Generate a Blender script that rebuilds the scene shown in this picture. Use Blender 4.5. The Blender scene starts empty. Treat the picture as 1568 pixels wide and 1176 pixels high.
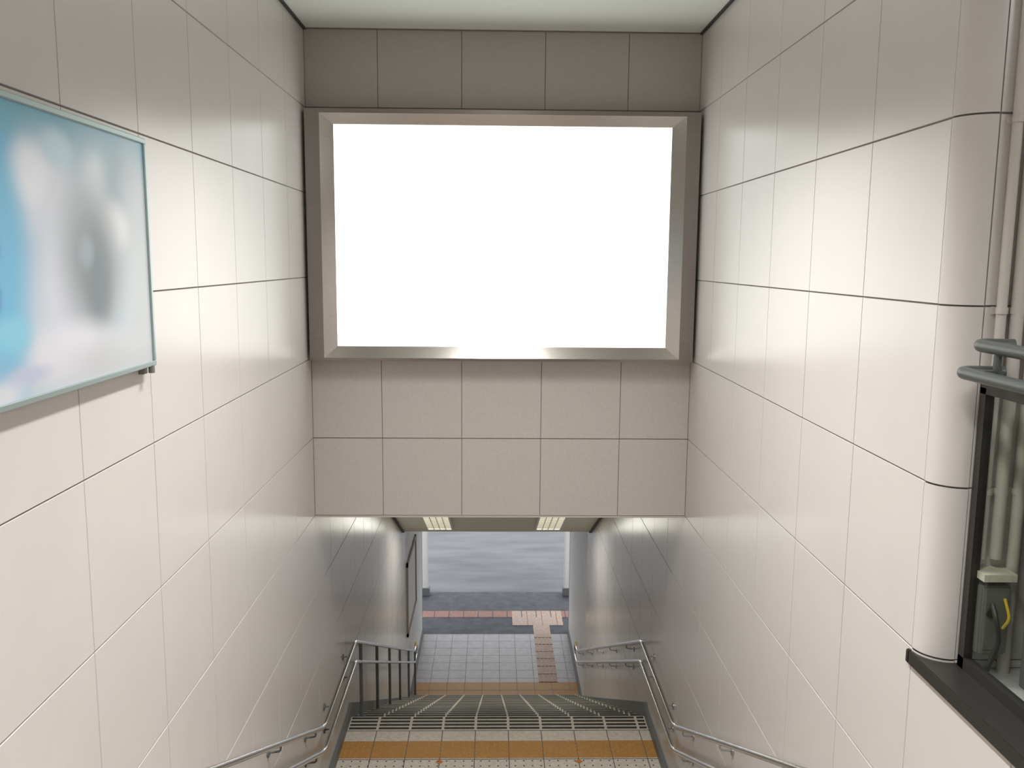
import bpy, bmesh, random
from math import *
from mathutils import Vector, Matrix
random.seed(4)
H=7.25
D=6.545; XL=-1.374; XR=1.493; Z0=-0.137; S=0.609; CE=1.629; G=-7.25; FL=-1.385; LAND=-4.34
sc=bpy.context.scene
sc.view_settings.view_transform='Standard'
tops=[]
# ---------------------------------------------------------------- materials
def mat(name,col,rough=.5,metal=0,emis=None,es=0,noise=0,nscale=30,bump=0,bscale=200,spec=.5,stretch=None,trans=0):
    m=bpy.data.materials.new(name); m.use_nodes=True; nt=m.node_tree; b=nt.nodes['Principled BSDF']
    b.inputs['Base Color'].default_value=(*col,1); b.inputs['Roughness'].default_value=rough; b.inputs['Metallic'].default_value=metal
    b.inputs['Specular IOR Level'].default_value=spec
    b.inputs['Transmission Weight'].default_value=trans
    tc=nt.nodes.new('ShaderNodeTexCoord'); src=tc.outputs['Object']
    if stretch:
        mp=nt.nodes.new('ShaderNodeMapping'); mp.inputs['Scale'].default_value=stretch; nt.links.new(src,mp.inputs[0]); src=mp.outputs[0]
    if noise:
        n=nt.nodes.new('ShaderNodeTexNoise'); n.inputs['Scale'].default_value=nscale; n.inputs['Detail'].default_value=5
        nt.links.new(src,n.inputs['Vector'])
        r=nt.nodes.new('ShaderNodeMapRange'); r.inputs[1].default_value=.3; r.inputs[2].default_value=.7; r.inputs[3].default_value=1-noise; r.inputs[4].default_value=1+noise
        nt.links.new(n.outputs['Fac'],r.inputs[0])
        x=nt.nodes.new('ShaderNodeVectorMath'); x.operation='SCALE'; x.inputs[0].default_value=col; nt.links.new(r.outputs[0],x.inputs['Scale'])
        nt.links.new(x.outputs[0],b.inputs['Base Color'])
    if bump:
        n=nt.nodes.new('ShaderNodeTexNoise'); n.inputs['Scale'].default_value=bscale; n.inputs['Detail'].default_value=3
        nt.links.new(src,n.inputs['Vector'])
        bp=nt.nodes.new('ShaderNodeBump'); bp.inputs['Strength'].default_value=bump; bp.inputs['Distance'].default_value=.002
        nt.links.new(n.outputs['Fac'],bp.inputs['Height']); nt.links.new(bp.outputs[0],b.inputs['Normal'])
    if emis: b.inputs['Emission Color'].default_value=(*emis,1); b.inputs['Emission Strength'].default_value=es
    return m
M={}
M['panel']=mat('wall_panel_enamel',(.665,.630,.605),.26,noise=.015,nscale=3,bump=.05,bscale=350,spec=.42)
M['panelh']=mat('header_panel_enamel',(.62,.565,.535),.4,noise=.04,nscale=60,bump=.06,bscale=300,spec=.35)
M['panelh_shade']=mat('header_panel_shade',(.47,.435,.40),.5,noise=.04,nscale=60,bump=.06,bscale=300,spec=.3)  # header enamel darkened for the top row; dimness under the ceiling painted in
M['gap']=mat('panel_joint',(.22,.19,.17),.8)
M['ceil']=mat('ceiling_board',(.80,.83,.78),.9,noise=.05,nscale=150,bump=.5,bscale=120)
M['black']=mat('black_trim',(.03,.03,.03),.5)
M['steel']=mat('brushed_steel',(.53,.50,.47),.2,1,noise=.06,nscale=8,stretch=(1,1,60),bump=.04)
M['steelf']=mat('brushed_steel_flat',(.32,.29,.27),.3,1,noise=.08,nscale=8,stretch=(1,1,60))
M['rail']=mat('stainless_tube',(.62,.62,.63),.22,1)
M['screen']=mat('lit_screen',(.9,.9,.9),.4,emis=(.94,1,.97),es=1.5)
M['lamp']=mat('lamp_diffuser',(.9,.9,.9),.4,emis=(1,.97,.86),es=2.2)
M['lampc']=mat('lamp_tube',(.9,.9,.9),.4,emis=(1,.98,.9),es=3)
M['lampg']=mat('lamp_louver',(.45,.43,.35),.4)
M['soffit']=mat('soffit_paint',(.74,.74,.65),.6,noise=.05,nscale=40)
M['ochre']=mat('tactile_ochre',(.52,.27,.075),.5,noise=.1,nscale=40)
M['orange']=mat('orange_mark',(.60,.20,.03),.5)
M['cream']=mat('stair_tile_cream',(.70,.65,.55),.45,noise=.12,nscale=30)
M['tan']=mat('stair_tile_tan',(.42,.35,.31),.45,noise=.1,nscale=20)
M['riser']=mat('riser_tile',(.36,.33,.30),.6,noise=.1,nscale=20)
M['nos']=mat('nosing_black',(.03,.03,.03),.6)
M['joint']=mat('tile_joint',(.16,.14,.13),.8)
M['jointl']=mat('tile_joint_light',(.30,.28,.28),.8)
M['floort']=mat('floor_tile_grey',(.46,.43,.45),.35,noise=.12,nscale=8)
M['tacr']=mat('tactile_faded',(.58,.43,.35),.6,noise=.2,nscale=30)
M['tacred']=mat('tactile_brick',(.36,.19,.15),.6,noise=.25,nscale=30)
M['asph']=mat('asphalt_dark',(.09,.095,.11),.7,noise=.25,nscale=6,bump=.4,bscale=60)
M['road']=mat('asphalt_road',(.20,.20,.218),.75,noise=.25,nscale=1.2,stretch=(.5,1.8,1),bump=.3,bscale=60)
M['white']=mat('white_paint',(.78,.78,.77),.5)
M['conduit']=mat('conduit_pvc',(.58,.54,.50),.45)
M['greyrail']=mat('painted_rail_grey',(.075,.085,.078),.35)
M['frame']=mat('dark_bronze_frame',(.05,.046,.042),.4,.5)
M['dark']=mat('cabinet_dark',(.05,.055,.06),.4)
M['dgrey']=mat('cabinet_grey',(.16,.17,.17),.5)
M['alu']=mat('poster_aluminium',(.42,.50,.50),.35,.7)
M['yellow']=mat('yellow_tape',(.75,.55,.05),.5)
M['box']=mat('box_metal',(.25,.25,.23),.5,.5)
M['tanf']=mat('notice_frame',(.35,.30,.24),.5)
M['conc']=mat('concrete',(.35,.34,.33),.8,noise=.1)
def glass():
    m=bpy.data.materials.new('clear_glass'); m.use_nodes=True; nt=m.node_tree; nt.nodes.clear()
    o=nt.nodes.new('ShaderNodeOutputMaterial'); mx=nt.nodes.new('ShaderNodeMixShader'); t=nt.nodes.new('ShaderNodeBsdfTransparent'); g=nt.nodes.new('ShaderNodeBsdfGlossy')
    t.inputs[0].default_value=(.80,.84,.79,1); g.inputs['Roughness'].default_value=.03; mx.inputs[0].default_value=.06
    nt.links.new(t.outputs[0],mx.inputs[1]); nt.links.new(g.outputs[0],mx.inputs[2]); nt.links.new(mx.outputs[0],o.inputs[0]); return m
M['glass']=glass()
# ---------------------------------------------------------------- mesh helpers
def new(name,bm,mats,smooth=False,parent=None,top=True):
    me=bpy.data.meshes.new(name); bmesh.ops.recalc_face_normals(bm,faces=bm.faces[:]) ; bm.to_mesh(me); bm.free()
    o=bpy.data.objects.new(name,me); sc.collection.objects.link(o)
    for k in mats: me.materials.append(M[k])
    if smooth:
        for p in me.polygons: p.use_smooth=True
        try: me.set_sharp_from_angle(angle=radians(35))
        except Exception: pass
    if parent: o.parent=parent
    elif top: tops.append(o)
    return o
def empty(name):
    e=bpy.data.objects.new(name,None); sc.collection.objects.link(e); tops.append(e); return e
def box(bm,a,b,mi=0):
    x0,y0,z0=a;x1,y1,z1=b
    v=[bm.verts.new(p) for p in [(x0,y0,z0),(x1,y0,z0),(x1,y1,z0),(x0,y1,z0),(x0,y0,z1),(x1,y0,z1),(x1,y1,z1),(x0,y1,z1)]]
    for f in [(0,3,2,1),(4,5,6,7),(0,1,5,4),(1,2,6,5),(2,3,7,6),(3,0,4,7)]:
        bm.faces.new([v[i] for i in f]).material_index=mi
    return v
def quad(bm,ps,mi=0):
    f=bm.faces.new([bm.verts.new(p) for p in ps]); f.material_index=mi; return f
def prism(bm,prof,x0,x1,mi=0):
    """extrude (y,z) profile along X"""
    a=[bm.verts.new((x0,y,z)) for y,z in prof]; b=[bm.verts.new((x1,y,z)) for y,z in prof]
    n=len(prof)
    bm.faces.new(a).material_index=mi; bm.faces.new(b[::-1]).material_index=mi
    for i in range(n): bm.faces.new([a[i],b[i],b[(i+1)%n],a[(i+1)%n]]).material_index=mi
def roundpath(pts,r=.06,n=5):
    pts=[Vector(p) for p in pts]; out=[pts[0]]
    for i in range(1,len(pts)-1):
        p=pts[i]; a=(pts[i-1]-p); b=(pts[i+1]-p); ra=min(r,a.length*.49,b.length*.49)
        s=p+a.normalized()*ra; e=p+b.normalized()*ra
        for k in range(n+1):
            t=k/n; out.append(s*(1-t)**2+p*2*t*(1-t)+e*t*t)
    out.append(pts[-1]); return out
def tube(bm,pts,r,seg=14,mi=0,rr=.06):
    pts=roundpath(pts,rr) if len(pts)>2 else [Vector(p) for p in pts]
    t=(pts[1]-pts[0]).normalized(); up=Vector((0,0,1)) if abs(t.z)<.9 else Vector((0,1,0))
    nrm=t.cross(up).normalized(); rings=[]
    for i,p in enumerate(pts):
        if i==0: t=(pts[1]-pts[0])
        elif i==len(pts)-1: t=pts[-1]-pts[-2]
        else: t=(pts[i+1]-p).normalized()+(p-pts[i-1]).normalized()
        t.normalize(); nrm=(nrm-t*nrm.dot(t)).normalized(); bi=t.cross(nrm)
        rings.append([bm.verts.new(p+nrm*r*cos(2*pi*k/seg)+bi*r*sin(2*pi*k/seg)) for k in range(seg)])
    for A,B in zip(rings,rings[1:]):
        for k in range(seg): bm.faces.new([A[k],A[(k+1)%seg],B[(k+1)%seg],B[k]]).material_index=mi
    bm.faces.new(rings[0][::-1]).material_index=mi; bm.faces.new(rings[-1]).material_index=mi
def cyl(bm,c,r,h,axis=2,seg=16,mi=0):
    c=Vector(c); d=Vector((0,0,0)); d[axis]=h/2; tube(bm,[c-d,c+d],r,seg,mi)
def panels(bm,P,aE,bE,ga=.003,gb=.005,d=.006,mi=0,mg=1,far=None,high=None):
    quad(bm,[P(aE[0],bE[0],-d),P(aE[-1],bE[0],-d),P(aE[-1],bE[-1],-d),P(aE[0],bE[-1],-d)],mg)
    for a0,a1 in zip(aE,aE[1:]):
        for b0,b1 in zip(bE,bE[1:]):
            m_=2 if ((far is not None and a0>=far) or (high is not None and b0>=high)) else mi
            A0,A1,B0,B1=a0+ga/2,a1-ga/2,b0+gb/2,b1-gb/2; c=.0015
            j=[random.uniform(-.0006,.0) for _ in range(4)]
            f=[bm.verts.new(P(A0+c,B0+c,j[0])),bm.verts.new(P(A1-c,B0+c,j[1])),bm.verts.new(P(A1-c,B1-c,j[2])),bm.verts.new(P(A0+c,B1-c,j[3]))]
            g=[bm.verts.new(P(A0,B0,-d)),bm.verts.new(P(A1,B0,-d)),bm.verts.new(P(A1,B1,-d)),bm.verts.new(P(A0,B1,-d))]
            bm.faces.new(f).material_index=m_
            for i in range(4): bm.faces.new([g[i],g[(i+1)%4],f[(i+1)%4],f[i]]).material_index=m_
def edges(lo,hi,off,s=S):
    k=ceil((lo-off)/s+1e-6); e=[lo]
    while off+k*s<hi-.02:
        if off+k*s-lo>.02: e.append(off+k*s)
        k+=1
    return e+[hi]
# ---------------------------------------------------------------- walls
bz=edges(G-.1,CE,Z0)
WE=16.25
bm=bmesh.new(); panels(bm,lambda a,b,n:(XL+n,a,b),edges(-5,WE,5.924),bz,far=12.8); box(bm,(XL-.2,-5,G-.1),(XL-.0065,WE,CE+.05),0)
new('wall_left',bm,['panel','gap','white'])
bm=bmesh.new(); rt=.1; PY=2.911
panels(bm,lambda a,b,n:(XR-n,a,b),edges(PY,WE,5.952),bz,far=12.8)
box(bm,(XR+.0065,PY+.1,G-.1),(XR+.2,WE,CE+.05),0)
bl=edges(G-.1,FL-.02,Z0)
panels(bm,lambda a,b,n:(XR-n,a,b),edges(-.3,PY,5.952),bl)
box(bm,(XR+.0065,-.3,G-.1),(XR+.12,PY+.1,FL-.03),0)
new('wall_right',bm,['panel','gap','white'])
# rounded pier corner and its return face
bm=bmesh.new(); N=12; bzc=edges(FL,CE,Z0)
def arc(t,r=rt): return (XR+rt-r*cos(t), PY-r*sin(t))
for b0,b1 in zip(bzc,bzc[1:]):
    for k in range(N):
        t0=k/N*pi/2;t1=(k+1)/N*pi/2
        x0,y0=arc(t0);x1,y1=arc(t1)
        quad(bm,[(x0,y0,b0+.003),(x1,y1,b0+.003),(x1,y1,b1-.003),(x0,y0,b1-.003)],0)
        X0,Y0=arc(t0,rt-.006);X1,Y1=arc(t1,rt-.006)
        quad(bm,[(X0,Y0,b0-.0035),(X1,Y1,b0-.0035),(X1,Y1,b0+.0035),(X0,Y0,b0+.0035)],1)
        quad(bm,[(x0,y0,b0+.003),(x1,y1,b0+.003),(X1,Y1,b0+.003),(X0,Y0,b0+.003)],1)
bmesh.ops.remove_doubles(bm,verts=bm.verts[:],dist=1e-5)
o=new('wall_pier_corner',bm,['panel','gap'],smooth=True)
bm=bmesh.new()
panels(bm,lambda a,b,n:(a,PY-rt-n,b),[XR+rt+.002,XR+rt+.32],bzc)
box(bm,(XR+rt+.002,PY-rt+.0065,FL),(XR+rt+.32,PY+3.6,CE),0)
new('wall_pier_return',bm,['panel','gap'])
# header
HB=Z0-3*S
bm=bmesh.new()
panels(bm,lambda a,b,n:(a,D-n,b),[XL,-.848,-.243,.361,.965,XR],edges(HB,CE,Z0),gb=.006,high=1.0)  # panels above this height get the colour with shade painted in
box(bm,(XL,D+.0065,HB),(XR,D+.3,CE+.05),0)
new('wall_header',bm,['panelh','gap','panelh_shade'])
bm=bmesh.new(); box(bm,(XL,D-.006,HB-.012),(XR,D+.02,HB)); new('trim_header',bm,['conduit'])
# upper ceiling and concourse shell
bm=bmesh.new(); box(bm,(XL-.2,-5,CE),(5.2,D+.02,CE+.1)); new('ceiling',bm,['ceil'])
bm=bmesh.new()
box(bm,(XL,-5,CE-.012),(XL+.02,D,CE)); box(bm,(XR-.02,PY+.02,CE-.012),(XR,D,CE)); 
new('trim_ceiling',bm,['black'])
bm=bmesh.new(); box(bm,(XL,D-.012,CE-.008),(XR,D,CE)); new('trim_ceiling_header',bm,['gap'])
bm=bmesh.new(); box(bm,(XL-.2,-5.2,FL-.3),(5.2,-5,CE+.1)); new('wall_back',bm,['panel'])
bm=bmesh.new(); box(bm,(5,-5,FL-.3),(5.2,D,CE+.1)); new('wall_concourse_side',bm,['panel'])
bm=bmesh.new(); box(bm,(1.95,D-.1,FL-.3),(5,D+.1,CE+.1)); new('wall_concourse_end',bm,['panel'])
bm=bmesh.new(); box(bm,(XL,-5,FL-.3),(5,-.15,FL)); box(bm,(XR+.12,-.15,FL-.3),(5,D,FL)); new('floor_concourse',bm,['floort'])
# ---------------------------------------------------------------- lower passage ceiling
s0=(8.47,HB); s1=(12.8,-4.09)
bm=bmesh.new()
prism(bm,[(D+.3,HB),s0,s1,(WE,-4.09),(WE,-3.5),(D+.3,HB+.5)],XL,XR)
new('ceiling_passage',bm,['soffit'])
bm=bmesh.new()
for x0 in (XL,XR-.03):
    prism(bm,[(s0[0],HB-.02),(s1[0],s1[1]-.02),(WE,-4.11),(WE,-4.09),s1,s0],x0,x0+.03)
new('trim_passage_ceiling',bm,['black'])
bm=bmesh.new(); box(bm,(-2.6,WE,-4.05),(2.7,18.55,-3.75)); new('canopy_roof',bm,['conc'])
# louvred ceiling lamps on the slope
sl=atan2(s1[1]-s0[1],s1[0]-s0[0])
for X in (-.78,.81):
    e=empty('fluorescent_ceiling_lamp'); 
    yc=11.8; zc=s0[1]+(yc-s0[0])*tan(sl)
    e.location=(X,yc,zc-.005); e.rotation_euler=(sl,0,0)
    bm=bmesh.new(); box(bm,(-.19,-.72,-.03),(.19,-.70,.01));box(bm,(-.19,.70,-.03),(.19,.72,.01));box(bm,(-.19,-.7,-.03),(-.17,.7,.01));box(bm,(.17,-.7,-.03),(.19,.7,.01))
    new('housing',bm,['white'],parent=e)
    bm=bmesh.new(); box(bm,(-.17,-.7,-.012),(.17,.7,-.002)); new('diffuser',bm,['lamp'],parent=e)
    bm=bmesh.new()
    for k in range(1,4): box(bm,(-.17+.085*k-.004,-.7,-.028),(-.17+.085*k+.004,.7,-.014))
    for k in range(1,14): box(bm,(-.17,-.7+.1*k-.004,-.028),(.17,-.7+.1*k+.004,-.014))
    new('louver',bm,['lampg'],parent=e)
    l=bpy.data.lights.new('passage_lamp','AREA'); l.shape='RECTANGLE'; l.size=.34;l.size_y=1.4; l.energy=11; l.color=(1,.99,.88)
    lo=bpy.data.objects.new('passage_lamp_light',l); sc.collection.objects.link(lo); lo.parent=e; lo.location=(0,0,-.04)
# upper ceiling lamps
def ceil_lamp(X,Y,lx,ly,en,spread=180):
    e=empty('fluorescent_ceiling_lamp'); e.location=(X,Y,CE)
    bm=bmesh.new(); box(bm,(-lx/2-.03,-ly/2-.03,-.05),(lx/2+.03,ly/2+.03,0)); new('housing',bm,['white'],parent=e)
    bm=bmesh.new(); box(bm,(-lx/2,-ly/2,-.056),(lx/2,ly/2,-.05)); new('diffuser',bm,['lampc'],parent=e)
    l=bpy.data.lights.new('ceiling_lamp','AREA'); l.shape='RECTANGLE'; l.size=lx;l.size_y=ly; l.energy=en; l.color=(1,.99,.97); l.spread=radians(spread)
    lo=bpy.data.objects.new('ceiling_lamp_light',l); sc.collection.objects.link(lo); lo.parent=e; lo.location=(0,0,-.07)
ceil_lamp(.06,3.9,.2,1.4,68,112)
ceil_lamp(.06,1.2,.2,1.4,54,115)
ceil_lamp(.06,-1.8,.2,1.4,46,125)
ceil_lamp(3.2,.5,1.3,.25,38)
# ---------------------------------------------------------------- illuminated billboard
e=empty('illuminated_billboard')
def ring(bm,o,i,yo,yi,mi=0):
    (x0,x1,z0,z1)=o;(a0,a1,b0,b1)=i
    O=[(x0,yo,z0),(x1,yo,z0),(x1,yo,z1),(x0,yo,z1)];I=[(a0,yi,b0),(a1,yi,b0),(a1,yi,b1),(a0,yi,b1)]
    for k in range(4): quad(bm,[O[k],O[(k+1)%4],I[(k+1)%4],I[k]],mi)
FO=(-1.352,1.472,-.742,1.052); FI=(-1.247,1.37,-.722,1.022); SI=(-1.155,1.275,-.64,.95)
yf=6.395; ys=6.44
bm=bmesh.new(); ring(bm,FI,SI,yf,ys); new('frame_inner_bevel',bm,['steel'],parent=e)
bm=bmesh.new(); ring(bm,FO,FI,yf,yf,0); ring(bm,FO,FO,D,yf); new('frame_outer',bm,['steelf'],parent=e)
bm=bmesh.new(); quad(bm,[(SI[0],ys,SI[2]),(SI[1],ys,SI[2]),(SI[1],ys,SI[3]),(SI[0],ys,SI[3])]); new('screen',bm,['screen'],parent=e)
# ---------------------------------------------------------------- framed advertising poster
e=empty('advertising_poster')
PX=XL+.05; y0,y1,z0,z1=2.12,3.43,-.42,.443
def poster_mat():
    m=bpy.data.materials.new('poster_print'); m.use_nodes=True; nt=m.node_tree; b=nt.nodes['Principled BSDF']; b.inputs['Roughness'].default_value=.3
    tc=nt.nodes.new('ShaderNodeTexCoord'); cur=None
    def c(h): return tuple((x/255)**2.2*.92 for x in h)
    blobs=[(2.40,.38,.95,.50,(80,162,200)),(2.95,.42,.9,.14,(110,168,188)),(2.66,.20,.20,.16,(216,220,232)),(2.80,-.05,.26,.32,(206,208,220)),(3.05,.10,.35,.30,(196,200,208)),
      (2.58,.24,.11,.09,(228,231,240)),(2.75,.33,.1,.06,(180,208,222)),(3.00,.24,.10,.10,(208,215,222)),(3.20,.26,.15,.14,(146,164,174)),(3.32,-.05,.16,.5,(188,192,195)),(3.12,.10,.12,.09,(228,228,232)),
      (2.96,-.03,.23,.27,(120,127,132)),(2.98,-.09,.10,.15,(98,108,114)),(2.90,.02,.06,.06,(140,150,158)),
      (2.75,-.30,.35,.10,(222,221,230)),(3.1,-.35,.35,.10,(200,202,206)),(2.40,-.03,.14,.42,(100,178,216)),(2.34,.02,.06,.05,(60,110,180)),(2.34,-.11,.05,.06,(40,80,165)),(2.42,-.22,.12,.06,(130,200,226)),(2.50,-.34,.14,.03,(192,196,218)),(2.36,-.38,.12,.04,(215,218,226))]
    cur=None
    for (y,z,ry,rz,col) in blobs:
        s=nt.nodes.new('ShaderNodeVectorMath'); s.operation='SUBTRACT'; s.inputs[1].default_value=(0,y,z); nt.links.new(tc.outputs['Object'],s.inputs[0])
        d=nt.nodes.new('ShaderNodeVectorMath'); d.operation='MULTIPLY'; d.inputs[1].default_value=(0,1/ry,1/rz); nt.links.new(s.outputs[0],d.inputs[0])
        l=nt.nodes.new('ShaderNodeVectorMath'); l.operation='LENGTH'; nt.links.new(d.outputs[0],l.inputs[0])
        r=nt.nodes.new('ShaderNodeMapRange'); r.interpolation_type='SMOOTHSTEP'; r.inputs[1].default_value=.3; r.inputs[2].default_value=1.4; r.inputs[3].default_value=1; r.inputs[4].default_value=0
        nt.links.new(l.outputs['Value'],r.inputs[0])
        x=nt.nodes.new('ShaderNodeMix'); x.data_type='RGBA'; nt.links.new(r.outputs[0],x.inputs[0])
        if cur is None: x.inputs[6].default_value=(*c((190,202,210)),1)
        else: nt.links.new(cur,x.inputs[6])
        x.inputs[7].default_value=(*c(col),1); cur=x.outputs[2]
    nt.links.new(cur,b.inputs['Base Color'])
    return m
M['poster']=poster_mat()
bm=bmesh.new(); box(bm,(XL,y0+.01,z0+.01),(PX-.008,y1-.01,z1-.01)); new('print',bm,['poster'],parent=e)
bm=bmesh.new(); w=.02
box(bm,(XL,y0,z0),(PX,y1,z0+w));box(bm,(XL,y0,z1-w),(PX,y1,z1));box(bm,(XL,y0,z0+w),(PX,y0+w,z1-w));box(bm,(XL,y1-w,z0+w),(PX,y1,z1-w))
bmesh.ops.bevel(bm,geom=bm.edges[:],offset=.003,segments=1,affect='EDGES')
new('frame',bm,['alu'],parent=e)
bm=bmesh.new(); cyl(bm,(PX-.01,y1-.03,z0-.012),.012,.03,2); box(bm,(XL,y1-.06,z0-.03),(XL+.02,y1-.02,z0)); new('latch',bm,['box'],parent=e)
# ---------------------------------------------------------------- stairs
n=18; rise=(LAND-G)/n; YL=7.83; tr=.332
NX=[XL+ (XR-XL)*k/9.4 for k in range(1,10)]
SX0,SX1=XL+.002,XR-.002
def stair(name,ytop,ztop,nsteps,tread,rise,zbot):
    bm=bmesh.new()
    for k in range(nsteps-1):
        ya=ytop+k*tread; zt=ztop-(k+1)*rise
        box(bm,(SX0,ya,max(zbot,zt-.6)),(SX1,ya+tread,zt),0)
        box(bm,(XL+.03,ya+tread-.17,zt),(XR-.03,ya+tread+.004,zt+.003),1)
        for j in range(3):
            yy=ya+tread-.035-.05*j
            box(bm,(XL+.03,yy,zt+.003),(XR-.03,yy+.026,zt+.006),2)
        box(bm,(XL+.03,ya+tread+.004,zt-.05),(XR-.03,ya+tread+.008,zt-.006),2)
        for X in NX: box(bm,(X-.008,ya+.002,zt+.001),(X+.008,ya+tread+.012,zt+.0085),1)
        for X in NX[1::2]:
            cx=X; cy=ya+tread-.21; q=.035
            quad(bm,[(cx-q,cy,zt+.010),(cx,cy-q,zt+.010),(cx+q,cy,zt+.010),(cx,cy+q,zt+.010)],4)
    return new(name,bm,['tan','cream','nos','joint','orange'])
stair('staircase',YL,LAND,n,tr,rise,G)
YU=6.20; n2=18; r2=(FL-LAND)/n2; t2=.345
stair('staircase',YU-(n2-1)*t2-.0,FL,n2,t2,r2,LAND-.1)
# landing
bm=bmesh.new(); box(bm,(SX0,YU,LAND-.3),(SX1,YL,LAND-.004),0)
box(bm,(XL+.03,YU+.0,LAND-.004),(XR-.03,YL+.004,LAND),1)
for X in NX: box(bm,(X-.004,YU,LAND),(X+.004,7.58,LAND+.0012),3)
for Y in (7.58,7.40,7.11,6.80,6.50): box(bm,(XL+.03,Y-.004,LAND),(XR-.03,Y+.004,LAND+.0012),3)
box(bm,(XL+.03,7.13,LAND+.001),(XR-.03,7.40,LAND+.004),5)
for X in NX: box(bm,(X-.003,7.13,LAND+.004),(X+.003,7.40,LAND+.005),3)
XX=[XL+.03]+NX+[XR-.03]
for xa,xb in zip(XX,XX[1:]):
    for Yn in (7.61,7.67,7.73,7.79):
        box(bm,(xa+.012,Yn,LAND),(xb-.012,Yn+.028,LAND+.004),2)
def dots(bm,x0,x1,ya,yb,sp,z,mi,r=.011,h=.005):
    x=x0+sp/2
    while x<x1:
        y=ya+sp/2
        while y<yb:
            A=[bm.verts.new((x+r*cos(k*pi/3),y+r*sin(k*pi/3),z)) for k in range(6)]
            B=[bm.verts.new((x+.6*r*cos(k*pi/3),y+.6*r*sin(k*pi/3),z+h)) for k in range(6)]
            bm.faces.new(B).material_index=mi
            for k in range(6): bm.faces.new([A[k],A[(k+1)%6],B[(k+1)%6],B[k]]).material_index=mi
            y+=sp
        x+=sp
dots(bm,XL+.04,XR-.04,7.13,7.40,.053,LAND+.004,5)
dots(bm,XL+.04,XR-.04,6.82,7.10,.075,LAND+.001,2,.008,.003)
for X in NX[2::4]:
    q=.035; quad(bm,[(X-q,7.07,LAND+.003),(X,7.07-q,LAND+.003),(X+q,7.07,LAND+.003),(X,7.07+q,LAND+.003)],4)
new('floor_landing',bm,['tan','cream','nos','joint','orange','ochre','riser'])
# skirting along the stairs
yb=YL+(n-1)*tr
for nm,x0,x1 in (('baseboard_left',XL,XL+.03),('baseboard_right',XR-.03,XR)):
    bm=bmesh.new(); hh=.14
    yt=YU-(n2-1)*t2
    prism(bm,[(yt,FL-.2),(YU,LAND-.1),(YL,LAND-.1),(yb,G),(16.2,G),(16.2,G+.09),(yb+.1,G+.09),(YL+.05,LAND+hh-.02),(YL-.05,LAND+.09),(YU+.1,LAND+.09),(YU-.1,LAND+hh+.03),(yt,FL+hh)],x0,x1)
    new(nm,bm,['dgrey'])
# ---------------------------------------------------------------- street level floor
bm=bmesh.new()
box(bm,(SX0,yb-.4,G-.15),(SX1,16.2,G-.004),0)
fx=edges(SX0,SX1,XL,.3); 
ys_=edges(yb,16.2,yb,.3)
panels(bm,lambda a,b,nn:(a,b,G+nn*.5),fx,ys_,ga=.005,gb=.005,mi=0,mg=1)
box(bm,(XL+.03,yb+.2,G),(XR-.03,yb+.75,G+.004),2)
for X in fx[1:-1]: box(bm,(X-.004,yb+.2,G+.004),(X+.004,yb+.75,G+.0055),1)
box(bm,(XL+.03,yb+.47,G+.004),(XR-.03,yb+.48,G+.0055),1)
box(bm,(.81,yb+.75,G),(1.14,16.2,G+.004),3)
y=yb+.75
for X in (.86,.93,1.0,1.07): box(bm,(X,yb+.77,G+.004),(X+.025,16.18,G+.009),3)
while y<16.2: box(bm,(.81,y-.006,G+.004),(1.14,y+.006,G+.010),4); y+=.3
new('floor',bm,['floort','jointl','ochre','tacr','tacred'])
bm=bmesh.new()
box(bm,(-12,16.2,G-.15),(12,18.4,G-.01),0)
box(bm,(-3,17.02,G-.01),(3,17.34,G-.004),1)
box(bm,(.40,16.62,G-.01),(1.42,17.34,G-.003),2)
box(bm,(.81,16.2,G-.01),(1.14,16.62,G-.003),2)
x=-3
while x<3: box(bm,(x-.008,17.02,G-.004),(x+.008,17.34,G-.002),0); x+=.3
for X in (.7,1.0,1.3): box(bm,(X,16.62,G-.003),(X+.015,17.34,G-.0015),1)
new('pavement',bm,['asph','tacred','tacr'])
bm=bmesh.new(); box(bm,(-30,18.4,G-.2),(30,70,G-.03)); new('ground_road',bm,['road'])
# canopy posts
for X in (-1.47,1.62):
    bm=bmesh.new(); box(bm,(X-.06,18.2,G-.001),(X+.06,18.3,-4.055),0)
    bmesh.ops.bevel(bm,geom=bm.edges[:],offset=.01,segments=2,affect='EDGES')
    box(bm,(X-.095,18.16,G-.001),(X+.095,18.34,G+.16),1); new('canopy_post',bm,['white','dgrey'])
bm=bmesh.new(); box(bm,(XL-.2,WE,G-.01),(XL+.0,WE+.08,-4.05)); box(bm,(XR,WE,G-.01),(XR+.2,WE+.08,-4.05)); new('trim_entrance',bm,['dgrey'])
# notice board
e=empty('notice_board')
bm=bmesh.new(); ya,yb_,za,zb=13.28,14.8,-6.0,-4.78
box(bm,(XL,ya,za),(XL+.03,ya+.06,zb));box(bm,(XL,yb_-.06,za),(XL+.03,yb_,zb));box(bm,(XL,ya,za),(XL+.03,yb_,za+.06));box(bm,(XL,ya,zb-.06),(XL+.03,yb_,zb))
new('frame',bm,['tanf'],parent=e)
bm=bmesh.new(); box(bm,(XL,ya+.05,za+.05),(XL+.012,yb_-.05,zb-.05)); new('sheet',bm,['white'],parent=e)
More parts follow.
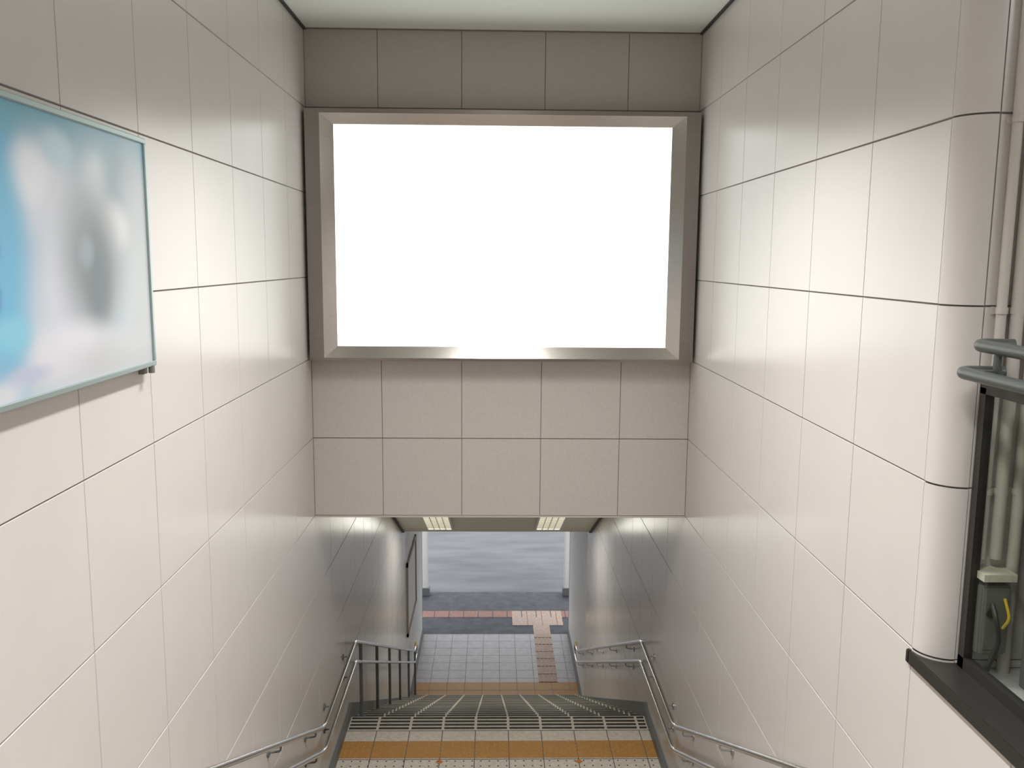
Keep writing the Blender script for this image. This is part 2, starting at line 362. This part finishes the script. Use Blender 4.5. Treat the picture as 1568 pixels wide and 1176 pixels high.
# ---------------------------------------------------------------- handrails
def handrail(X,wx,fence):
    e=empty('handrail'); s=1 if wx>X else -1
    def path(dz,ex=0):
        return [(X,-.2,-.42+dz),(X,6.28,-3.565+dz),(X,7.80,-3.565+dz),(X,13.75,-6.45+dz),(X,14.1+ex,-6.45+dz)]
    def rz(y,dz):
        P=path(dz)
        for a,b in zip(P,P[1:]):
            if y<=b[1]: return a[2]+(b[2]-a[2])*(y-a[1])/(b[1]-a[1])
        return P[-1][2]
    bm=bmesh.new(); up=path(0); lo=path(-.2)
    tube(bm,up+[(X,14.1,-6.65)]+[lo[3]]+[lo[2],lo[1],lo[0]],.0185,16,rr=.09)
    new('tubes',bm,['rail'],smooth=True,parent=e)
    bm=bmesh.new()
    ys=[.6,1.7,2.8,3.9,5.0,6.0,6.7,7.6] + ([] if fence else [8.7,9.9,11.1,12.3,13.5])
    for y in ys:
        for dz in (0,-.2):
            z=rz(y,dz); tube(bm,[(X,y,z-.015),(X,y,z-.05),(wx-s*.001,y,z-.06)],.007,8,rr=.03)
            cyl(bm,(wx-s*.005,y,z-.06),.028,.008,axis=0,seg=14)
    if fence:
        for y in (8.13,9.27,10.4,11.55,12.75,13.8):
            z=rz(y,0); k=max(0,ceil((y-YL)/tr)); zb=max(LAND-k*rise,G)
            tube(bm,[(X,y,z-.01),(X,y,zb)],.017,12); cyl(bm,(X,y,zb+.005),.04,.01)
    new('posts_and_brackets',bm,['rail'] if not fence else ['dgrey'],smooth=True,parent=e)
    bm=bmesh.new(); cyl(bm,(X,13.98,-6.45),.022,.14,axis=1); new('yellow_sleeve',bm,['yellow'],smooth=True,parent=e)
handrail(XL+.08,XL,True)
handrail(XR-.08,XR,False)
# ---------------------------------------------------------------- right balustrade
e=empty('glass_balustrade')
bm=bmesh.new()
box(bm,(XR-.012,-.2,FL-.03),(XR+.125,PY-.002,FL+.02)); 
box(bm,(XR-.012,PY-.002,FL-.03),(XR+.06,PY+.02,FL+.02))
bmesh.ops.bevel(bm,geom=bm.edges[:],offset=.004,segments=2,affect='EDGES')
new('sill',bm,['frame'],parent=e)
GX=1.612
bm=bmesh.new()
box(bm,(GX-.015,2.765,FL+.02),(GX+.015,2.80,-.40)); box(bm,(GX-.02,.9,FL+.02),(GX+.02,.95,-.40)); box(bm,(GX-.02,-.2,FL+.02),(GX+.02,-.15,-.40))
box(bm,(GX-.015,-.2,-.42),(GX+.015,2.80,-.38)); box(bm,(GX-.015,-.2,FL+.02),(GX+.015,2.80,FL+.06))
new('glazing_frame',bm,['frame'],parent=e)
bm=bmesh.new(); quad(bm,[(GX,-.15,FL+.05),(GX,2.77,FL+.05),(GX,2.77,-.4),(GX,-.15,-.4)]); new('glass_pane',bm,['glass'],parent=e)
bm=bmesh.new()
tube(bm,[(GX,2.66,-.25),(1.50,2.68,-.25),(1.50,-.2,-.25)],.02,16,rr=.05)
tube(bm,[(GX,2.70,-.34),(1.475,2.72,-.34),(1.475,-.2,-.34)],.02,16,rr=.05)
for y in (2.55,1.5,.4): tube(bm,[(1.50,y,-.25),(1.50,y,-.33),(GX,y,-.40)],.012,10,rr=.03)
new('rails',bm,['greyrail'],smooth=True,parent=e)
# conduits on pier
e=empty('wall_conduits'); bm=bmesh.new(); yp=PY-rt
tube(bm,[(1.640,yp-.02,CE),(1.640,yp-.02,-.98)],.016,14); tube(bm,[(1.690,yp-.024,CE),(1.690,yp-.024,-.98)],.02,14); tube(bm,[(1.75,yp-.024,CE),(1.75,yp-.024,FL)],.02,14)
for z in (1.2,.45,-.15,-.75):
    box(bm,(1.615,yp-.008,z-.012),(1.78,yp,z+.012)); 
    for x,r in((1.64,.0185),(1.69,.0225),(1.75,.0225)): cyl(bm,(x,yp-.022,z),r,.02)
new('pipes',bm,['conduit'],smooth=True,parent=e)
# junction box
e=empty('electrical_junction_box'); bm=bmesh.new()
box(bm,(1.625,yp-.075,-1.30),(1.725,yp,-1.06)); bmesh.ops.bevel(bm,geom=bm.edges[:],offset=.006,segments=2,affect='EDGES')
box(bm,(1.638,yp-.078,-1.28),(1.712,yp-.074,-1.08)); new('case',bm,['box'],parent=e)
bm=bmesh.new(); box(bm,(1.62,yp-.09,-1.04),(1.73,yp,-1.015)); new('cap',bm,['cream'],parent=e)
bm=bmesh.new(); tube(bm,[(1.66,yp-.08,-1.12),(1.655,yp-.12,-1.16),(1.675,yp-.11,-1.24),(1.65,yp-.09,-1.36)],.008,8,rr=.03); cyl(bm,(1.66,yp-.08,-1.15),.018,.01,axis=1); new('cable_black',bm,['black'],smooth=True,parent=e)
bm=bmesh.new(); tube(bm,[(1.70,yp-.08,-1.10),(1.705,yp-.11,-1.16),(1.695,yp-.09,-1.20)],.005,8,rr=.03); new('cable_yellow',bm,['yellow'],smooth=True,parent=e)
e=empty('equipment_cabinet'); bm=bmesh.new()
box(bm,(1.745,2.25,FL),(2.5,2.69,-.42),0); box(bm,(1.74,2.29,FL+.1),(1.745,2.65,-.80),1); bmesh.ops.bevel(bm,geom=bm.edges[:],offset=.004,segments=1,affect='EDGES'); new('body',bm,['dgrey','dark'],parent=e)
# ---------------------------------------------------------------- world, camera
w=bpy.data.worlds.new('sky'); sc.world=w; w.use_nodes=True
w.node_tree.nodes['Background'].inputs[0].default_value=(.94,.97,1,1); w.node_tree.nodes['Background'].inputs[1].default_value=1.7
c=bpy.data.cameras.new('camera'); co=bpy.data.objects.new('camera',c); sc.collection.objects.link(co)
c.sensor_width=36; c.lens=36*1334.5/1568; c.clip_start=.05
pi_,ya_,ro=.1414,.0211,.0080
fw=Vector((sin(ya_)*cos(pi_),cos(ya_)*cos(pi_),-sin(pi_))); r0=Vector((cos(ya_),-sin(ya_),0)); u0=r0.cross(fw)
r=r0*cos(ro)+u0*sin(ro); u=-r0*sin(ro)+u0*cos(ro)
co.matrix_world=Matrix(((r.x,u.x,-fw.x,0),(r.y,u.y,-fw.y,0),(r.z,u.z,-fw.z,H),(0,0,0,1)))
sc.camera=co
for o in tops: o.location.z+=H
